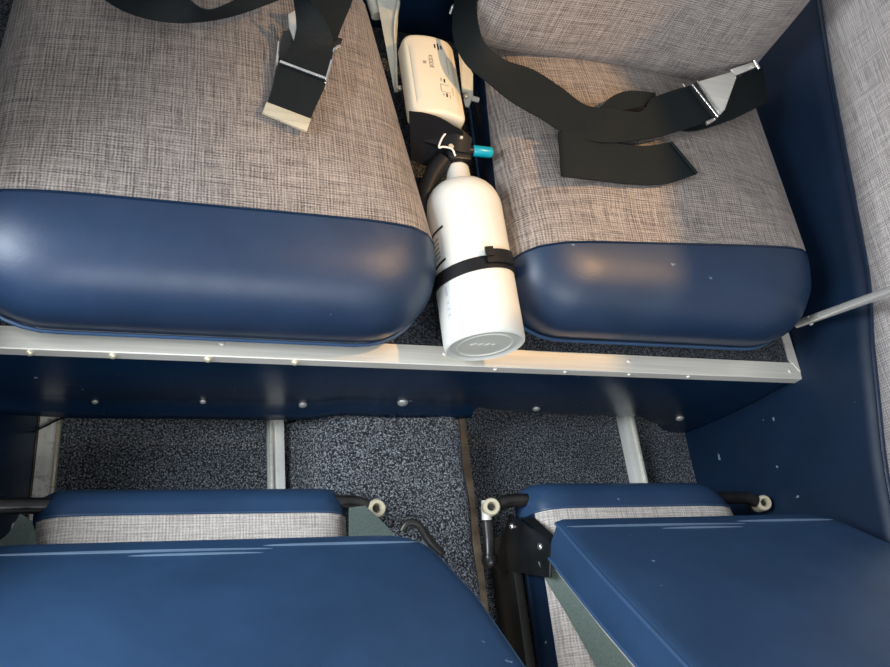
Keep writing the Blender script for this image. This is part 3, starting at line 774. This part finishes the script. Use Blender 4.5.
rb = thing('lap_belt', 'black lap belt with bright lift buckle lying twisted across the right rear cushion', 'seat belt', (0.25, 0.3, 0.13), 'lap belts on the rear seats')
bm = bmesh.new()
ribbon(bm, [(Z(476, -8, .150), Z(455, -6, .120)), (Z(478, 22, .148), Z(453, 34, .118)), (Z(486, 44, .142), Z(464, 62, .124)), (Z(505, 60, .137), Z(487, 82, .128)), (Z(533, 70, .135), Z(512, 102, .130)), (Z(560, 87, .136), Z(540, 118, .132)), (Z(585, 105, .137), Z(565, 133, .134)), (Z(612, 109, .141), Z(596, 142, .138)), (Z(640, 112, .137), Z(624, 142, .137)), (Z(652, 99, .136), Z(652, 138, .137)), (Z(672, 91, .137), Z(672, 133, .138)), (Z(693, 85, .140), Z(713, 120, .141))], 0.0018, 10)
obj('webbing', bm, M['webbing'], rb)
bm = bmesh.new()
ribbon(bm, [(Z(600, 107, .132), Z(606, 112, .131)), (Z(613, 96, .131), Z(621, 111, .131)), (Z(630, 91, .130), Z(636, 108, .130)), (Z(655, 93, .130), Z(657, 104, .130))], 0.0016, 10)
obj('webbing', bm, M['webbing'], rb)
bm = bmesh.new()
ribbon(bm, [(Z(558, 132, .134), Z(561, 176, .134)), (Z(572, 131.5, .137), Z(576, 178, .133)), (Z(598, 139, .136), Z(602, 181, .132)), (Z(625, 145, .134), Z(630, 184, .132)), (Z(648, 146, .133), Z(664, 184, .131)), (Z(672, 142, .132), Z(697, 174, .130))], 0.0022, 10)
obj('webbing_tail', bm, M['webbing'], rb)
bm = bmesh.new(); tube(bm, [Z(671, 142, .135), Z(697, 173.5, .133)], 0.0019, 8); obj('folded_end', bm, M['webbing'], rb); bm = bmesh.new(); tube(bm, [Z(559, 132, .136), Z(562, 175, .135)], 0.0016, 8); obj('folded_end', bm, M['webbing'], rb)
bm = bmesh.new()
ribbon(bm, [(Z(664, 112, .127), Z(662, 128, .127)), (Z(690, 103, .127), Z(694, 131, .126)), (Z(720, 88, .127), Z(728, 121, .125)), (Z(745, 74, .125), Z(748, 112, .122)), (Z(762, 66, .118), Z(768, 102, .112))], 0.0018, 10)
obj('webbing', bm, M['webbing'], rb)
bk = bmesh.new()
prism(bk, [Z(698, 81, .150), Z(733, 71, .151), Z(737, 77, .151), Z(725.5, 109, .151), Z(720, 114, .150)], Vector((-.15, -.1, 1)), 0.008, 0.0018, 3); o_b = obj('buckle_cover', bk, M['nickel'], rb)
bm = bmesh.new(); prism(bm, [Z(691, 85, .147), Z(699, 80, .147), Z(722, 114, .147), Z(716, 118, .147)], Vector((-.1, -.1, 1)), 0.007, 0.001); obj('buckle_body', bm, M['black_metal'], o_b)
bm = bmesh.new(); tube(bm, [Z(692, 84.5, .149), Z(718, 117, .149)], 0.0015, 10); obj('buckle_bar', bm, M['chrome'], o_b); bm = bmesh.new(); tube(bm, [Z(697, 81, .1505), Z(721, 114, .1505)], 0.0011, 10); obj('buckle_bar', bm, M['chrome'], o_b)
bm = bmesh.new(); prism(bm, [Z(706, 121, .147), Z(715, 117, .147), Z(717, 119, .147), Z(708.5, 124, .147)], Vector((0, 0, 1)), 0.004, 0.001); obj('lift_tab', bm, M['chrome'], o_b)
bm = bmesh.new(); prism(bm, [Z(731, 69, .146), Z(752, 62, .144), Z(757, 66.5, .142), Z(736, 75, .145)], Vector((0, 0, 1)), 0.003, 0.0008); obj('tongue', bm, M['nickel'], rb)
bm = bmesh.new(); tube(bm, [Z(754, 60.5, .146), Z(759, 69, .144)], 0.0026, 10); obj('tongue_bar', bm, M['chrome'], rb)
bm = bmesh.new(); tube(bm, [Z(683, 84, .138), Z(687, 90, .138)], 0.0008, 6); obj('adjuster_pin', bm, M['nickel'], rb)

# ================================================================== front seats (backs folded forward)
UU = Vector((0, -0.656, 0.755)); NN = Vector((0, 0.755, 0.656))
FPROF = [(0.016, 0.028), (0.005, 0.031), (0.001, 0.036), (0.0, 0.044), (0.001, 0.055), (0.005, 0.075), (0.013, 0.088), (0.024, 0.095), (0.040, 0.099)]
def seat_outline(xl, xr, rl, rr, grow_l, grow_r, L):
    """back panel outline in (x, u)"""
    return rounded_outline([Vector((xl, 0, 0)), Vector((xr, 0, 0)), Vector((xr + grow_r, 0.12, 0)), Vector((xr + grow_r + 0.004, L, 0)), Vector((xl - grow_l - 0.004, L, 0)), Vector((xl - grow_l, 0.12, 0))], [rl, rr, 0.14, 0.05, 0.05, 0.14], 12, 12)
def back_part(o_pt, outline, prof):
    """prof: (inset, n-depth) outer face -> inner face"""
    xs = [p.x for p in outline]; us = [p.y for p in outline]
    cx, cu = (min(xs) + max(xs)) / 2, (min(us) + max(us)) / 2; hx, hu = (max(xs) - min(xs)) / 2, (max(us) - min(us)) / 2
    def P(p, ins, nd, s=1.0):
        x = cx + (p.x - cx) * (1 - ins / hx) * s; u = cu + (p.y - cu) * (1 - ins / hu) * s
        return Vector((x, o_pt.y, o_pt.z)) + UU * u + NN * nd
    return P
def front_seat(label, xc, half, bx0, bx1, rl, rr, gl, gr, z0, y0, rings_x, dz, sy, rc, feet):
    t = thing('front_seat', label, 'seat', (xc, -0.30, -0.22), 'front seats')
    # bottom cushion
    ol = rounded_outline([Vector((xc - half, -0.545, 0)), Vector((xc + half, -0.545, 0)), Vector((xc + half, -0.110, 0)), Vector((xc - half, -0.110, 0))], [0.03, 0.03, rc[1], rc[0]], 10, 14)
    bm, rings, rp_, c, hx, hy = cushion_bm(ol, FPROF, 0.099, 1.0, 0.008, 0.0)
    bmesh.ops.translate(bm, verts=bm.verts[:], vec=(0, 0, -0.182 + dz))
    fab = split(bm, Vector((0, sy, 0)), Vector((0, -1, 0))); fab2 = split(fab, Vector((0, 0, -0.105 + dz)), Vector((0, 0, 1)))
    bxg = split(fab, Vector((0, 0, -0.105 + dz)), Vector((0, 0, -1))); rear = split(bm, Vector((0, sy, 0)), Vector((0, 1, 0)))
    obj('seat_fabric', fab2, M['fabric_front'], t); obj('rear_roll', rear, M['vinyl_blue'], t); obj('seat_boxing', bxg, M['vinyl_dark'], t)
    pts = seam_points(bm, Vector((0, sy, 0)), Vector((0, 1, 0)), -0.115 + dz)
    b2 = bmesh.new(); tube(b2, [p + Vector((0, 0.001, 0.0003)) for p in pts], 0.0014, 6); obj('seam_welt', b2, M['welt'], t)
    fab.free(); bm.free()
    # support frame under the cushion reaching the rails
    for fx in feet:
        bm = bmesh.new(); box(bm, (fx - 0.006, -0.50, -0.1955), (fx + 0.006, -0.16, -0.150 + dz), 0.002); obj('slide_foot', bm, M['black_metal'], t)
    # pivot tube and bushings
    ra, rbx = rings_x
    bm = bmesh.new(); tube(bm, catmull([(ra + 0.010, -0.137, -0.100), (ra + 0.022, -0.133, -0.100), (ra + 0.04, -0.132, -0.100), (xc - 0.1, -0.132, -0.100), (xc + 0.1, -0.132, -0.100), (rbx - 0.04, -0.132, -0.100), (rbx - 0.022, -0.133, -0.100), (rbx - 0.010, -0.137, -0.100)], 6), 0.0082, 16)
    obj('pivot_tube', bm, M['tube_black'], t)
    vax = (CP - Vector((xc, -0.14, -0.10))).normalized(); vax = Vector((vax.x * 0.5, vax.y * 0.6, 1)).normalized()
    for cx in rings_x:
        c0 = Vector((cx, -0.140, -0.100))
        bm = bmesh.new(); lathe(bm, [(-0.012, 0.0105), (0.006, 0.0105), (0.0078, 0.0092), (0.0078, 0.0056), (0.006, 0.0048), (0.0, 0.0046), (0.0, 0)], c0, vax, 26); ob = obj('hinge_bushing', bm, M['brass'], t, angle=30)
        bm = bmesh.new(); lathe(bm, [(0.0, 0.0043), (0.003, 0.0040), (0.003, 0)], c0, vax, 6); obj('bushing_core', bm, M['black_metal'], ob)
        bm = bmesh.new(); lathe(bm, [(-0.030, 0.008), (-0.012, 0.0085), (-0.0119, 0)], c0, vax, 18); obj('hinge_post', bm, M['black_metal'], t)
    # folded back, outer face up
    o_pt = Vector((0, y0, z0)); L = 0.52
    ol = seat_outline(bx0, bx1, rl, rr, gl, gr, L)
    P = back_part(o_pt, ol, None); n = len(ol)
    bm = bmesh.new(); rg = []
    for ins, nd in [(0.0, -0.004), (0.0008, -0.0012), (0.003, 0.0), (0.010, 0.0012)]:
        rg.append([bm.verts.new(P(p, ins, nd)) for p in ol])
    for s in (0.93, 0.8, 0.6, 0.4, 0.2):
        ring = []
        for p in ol:
            q = P(p, 0.010, 0.0012 + 0.006 * (1 - s * s), s); ring.append(bm.verts.new(q))
        rg.append(ring)
    for A, B in zip(rg, rg[1:]):
        for k in range(n): bm.faces.new((A[k], A[(k + 1) % n], B[(k + 1) % n], B[k]))
    bm.faces.new(rg[-1]); obj('back_panel', bm, M['vinyl_blue'], t)
    bm = bmesh.new(); rg = []
    for ins, nd in [(0.0, -0.004), (-0.001, -0.015), (-0.002, -0.026), (-0.001, -0.038), (0.0, -0.046)]:
        rg.append([bm.verts.new(P(p, ins, nd)) for p in ol])
    for A, B in zip(rg, rg[1:]):
        for k in range(n): bm.faces.new((A[k], A[(k + 1) % n], B[(k + 1) % n], B[k]))
    obj('back_boxing', bm, M['vinyl_blue'], t)
    bm = bmesh.new(); rg = []
    for ins, nd in [(0.0, -0.046), (0.006, -0.056), (0.02, -0.066), (0.045, -0.072)]: rg.append([bm.verts.new(P(p, ins, nd)) for p in ol])
    for A, B in zip(rg, rg[1:]):
        for k in range(n): bm.faces.new((A[k], A[(k + 1) % n], B[(k + 1) % n], B[k]))
    bm.faces.new(rg[-1]); obj('back_cushion', bm, M['fabric_front'], t)
    for u_, f0, f1 in ((0.026, 0.0, 0.62), (0.020, 0.60, 0.98), (0.034, 0.30, 0.60)):  # raised ridges, their highlights put into a paler colour
        bm = bmesh.new(); m_ = 24; pts_ = []
        for k in range(m_ + 1):
            f_ = f0 + (f1 - f0) * k / m_; x = bx0 + (bx1 - bx0) * f_
            pts_.append(o_pt + Vector((x, 0, 0)) + UU * (u_ + 0.004 * (f_ - 0.5)) + NN * 0.0020)
        tube(bm, pts_, [0.0002 + 0.0016 * math.sin(PI * k / m_) ** 0.5 for k in range(m_ + 1)], 8); obj('crease', bm, M['crease'], t)
    for nd in (-0.004, -0.045):
        bm = bmesh.new(); tube(bm, [P(p, -0.0008, nd) for p in ol], 0.0021, 8, closed=True); obj('piping', bm, M['welt'], t)
    return t, P
fsL, PL = front_seat('blue vinyl front seat on the left, its back folded forward and its corner rounded', -0.254, 0.162, -0.448, -0.040, 0.03, 0.045, 0.012, 0.018, -0.030, -0.1855, (-0.478, -0.0635), 0.003, -0.148, (0.022, 0.022), (-0.414, -0.155))
fsR, PR = front_seat('blue vinyl front seat on the right with a black hinge plate on its side', 0.270, 0.149, 0.102, 0.470, 0.006, 0.045, 0.006, 0.038, 0.010, -0.1825, (0.0785, 0.4795), 0.020, -0.152, (0.022, 0.05), (0.1165, 0.365))
# left seat: recline link on its inner side
bm = bmesh.new(); tube(bm, catmull([atz(402, 531, -.078), atz(408, 523, -.074), atz(418, 525, -.074), atz(428, 540, -.078), atz(440, 552, -.085)], 5), 0.0042, 12); obj('recline_link', bm, M['black_metal'], fsL)
bm = bmesh.new(); prism(bm, [atz(416, 523, -.085), atz(420, 521, -.085), atz(446, 553, -.088), atz(440, 557, -.088)], (-.3, 0, 1), 0.004, 0.0008); obj('link_plate', bm, M['black_plate'], fsL)
# right seat: hinge plate, arm tube
XP = 0.1095
bm = bmesh.new(); hpoly = [atx(509, 514, XP), atx(551, 543, XP), atx(549, 578, XP), atx(497, 569, XP), atx(497, 552, XP)]
prism(bm, hpoly, (-1, 0, 0), 0.004, 0.001)
pl = obj('hinge_plate', bm, M['black_plate'], fsR)
for px, py, r in [(511.5, 526, .0042), (540, 546.5, .0042)]:
    bm = bmesh.new(); dome(bm, atx(px, py, XP - 0.0004), (-1, 0, 0), r, 0.003); obj('bolt', bm, M['chrome'], pl)
bm = bmesh.new(); prism(bm, [atx(520, 517, XP + .01), atx(534, 517, XP + .016), atx(560, 541, XP + .01), atx(553, 545, XP + .004)], (-.5, 0, 1), 0.004, 0.0008); obj('hinge_plate', bm, M['black_plate'], fsR)
c0 = Vector((0.279 - 0.2005, -0.140, -0.112))
bm = bmesh.new(); tube(bm, [c0 + Vector((0.001, -0.012, -0.006)), c0 + Vector((0.002, -0.030, -0.010)), c0 + Vector((0.002, -0.048, -0.014)), c0 + Vector((0.002, -0.052, -0.015))], [0.0072, 0.0068, 0.0068, 0.0085], 16); obj('arm_tube', bm, M['tube_black'], fsR)
bm = bmesh.new(); lathe(bm, [(-0.002, 0.009), (0.004, 0.0098), (0.009, 0.0085), (0.012, 0.005), (0.013, 0)], c0 + Vector((0.002, -0.053, -0.015)), (0, -1, -0.25), 18); obj('arm_cap', bm, M['tube_black'], fsR)
bm = bmesh.new(); tube(bm, [c0 + Vector((-0.002, 0.010, 0.006)), c0 + Vector((-0.002, -0.012, 0.0))], 0.006, 12); obj('hinge_collar', bm, M['nickel'], fsR)

# webbing on the front seats
bm = bmesh.new()
ribbon(bm, [(atz(538, 562, -.058), atz(556, 562, -.05)), (atz(546, 580, -.058), atz(564, 580, -.046)), (atz(570, 620, -.056), atz(608, 620, -.036)), (atz(596, 667, -.054), atz(648, 667, -.03)), (atz(622, 714, -.052), atz(690, 712, -.024))], 0.002, 8)
tag(obj('lap_belt', bm, M['green_web']), 'dark grey-green belt webbing under the side of the folded right front seat back', 'seat belt', 'belt webbing on the front seats')
bm = bmesh.new()
ribbon(bm, [(atz(20, 514, -.074), atz(32, 521, -.074)), (atz(8, 534, -.069), atz(37, 543, -.069)), (atz(-12, 552, -.064), atz(36, 562, -.064)), (atz(-40, 600, -.06), atz(20, 610, -.06))], 0.002, 8)
tag(obj('lap_belt', bm, M['green_web']), 'grey-green belt webbing at the left edge of the left front seat', 'seat belt', 'belt webbing on the front seats')
bm = bmesh.new()
ribbon(bm, [(atz(349, 508, -.079), atz(365, 506, -.081)), (atz(349, 522, -.076), atz(384, 524, -.080)), (atz(349, 540, -.074), atz(398, 540, -.078)), (atz(349, 560, -.073), atz(410, 560, -.076))], 0.002, 8)
tag(obj('lap_belt', bm, M['green_web']), 'dark grey-green belt webbing at the right end of the left front seat, below the ring', 'seat belt', 'belt webbing on the front seats')
bm = bmesh.new(); prism(bm, [atz(12, 524, -.082), atz(20, 519, -.08), atz(20, 526, -.08), atz(11, 531, -.082)], (0, 0, 1), 0.002)
tag(obj('belt_fitting', bm, M['nickel'], smooth=False), 'small pale metal fitting beside the webbing at the left edge', 'fitting')
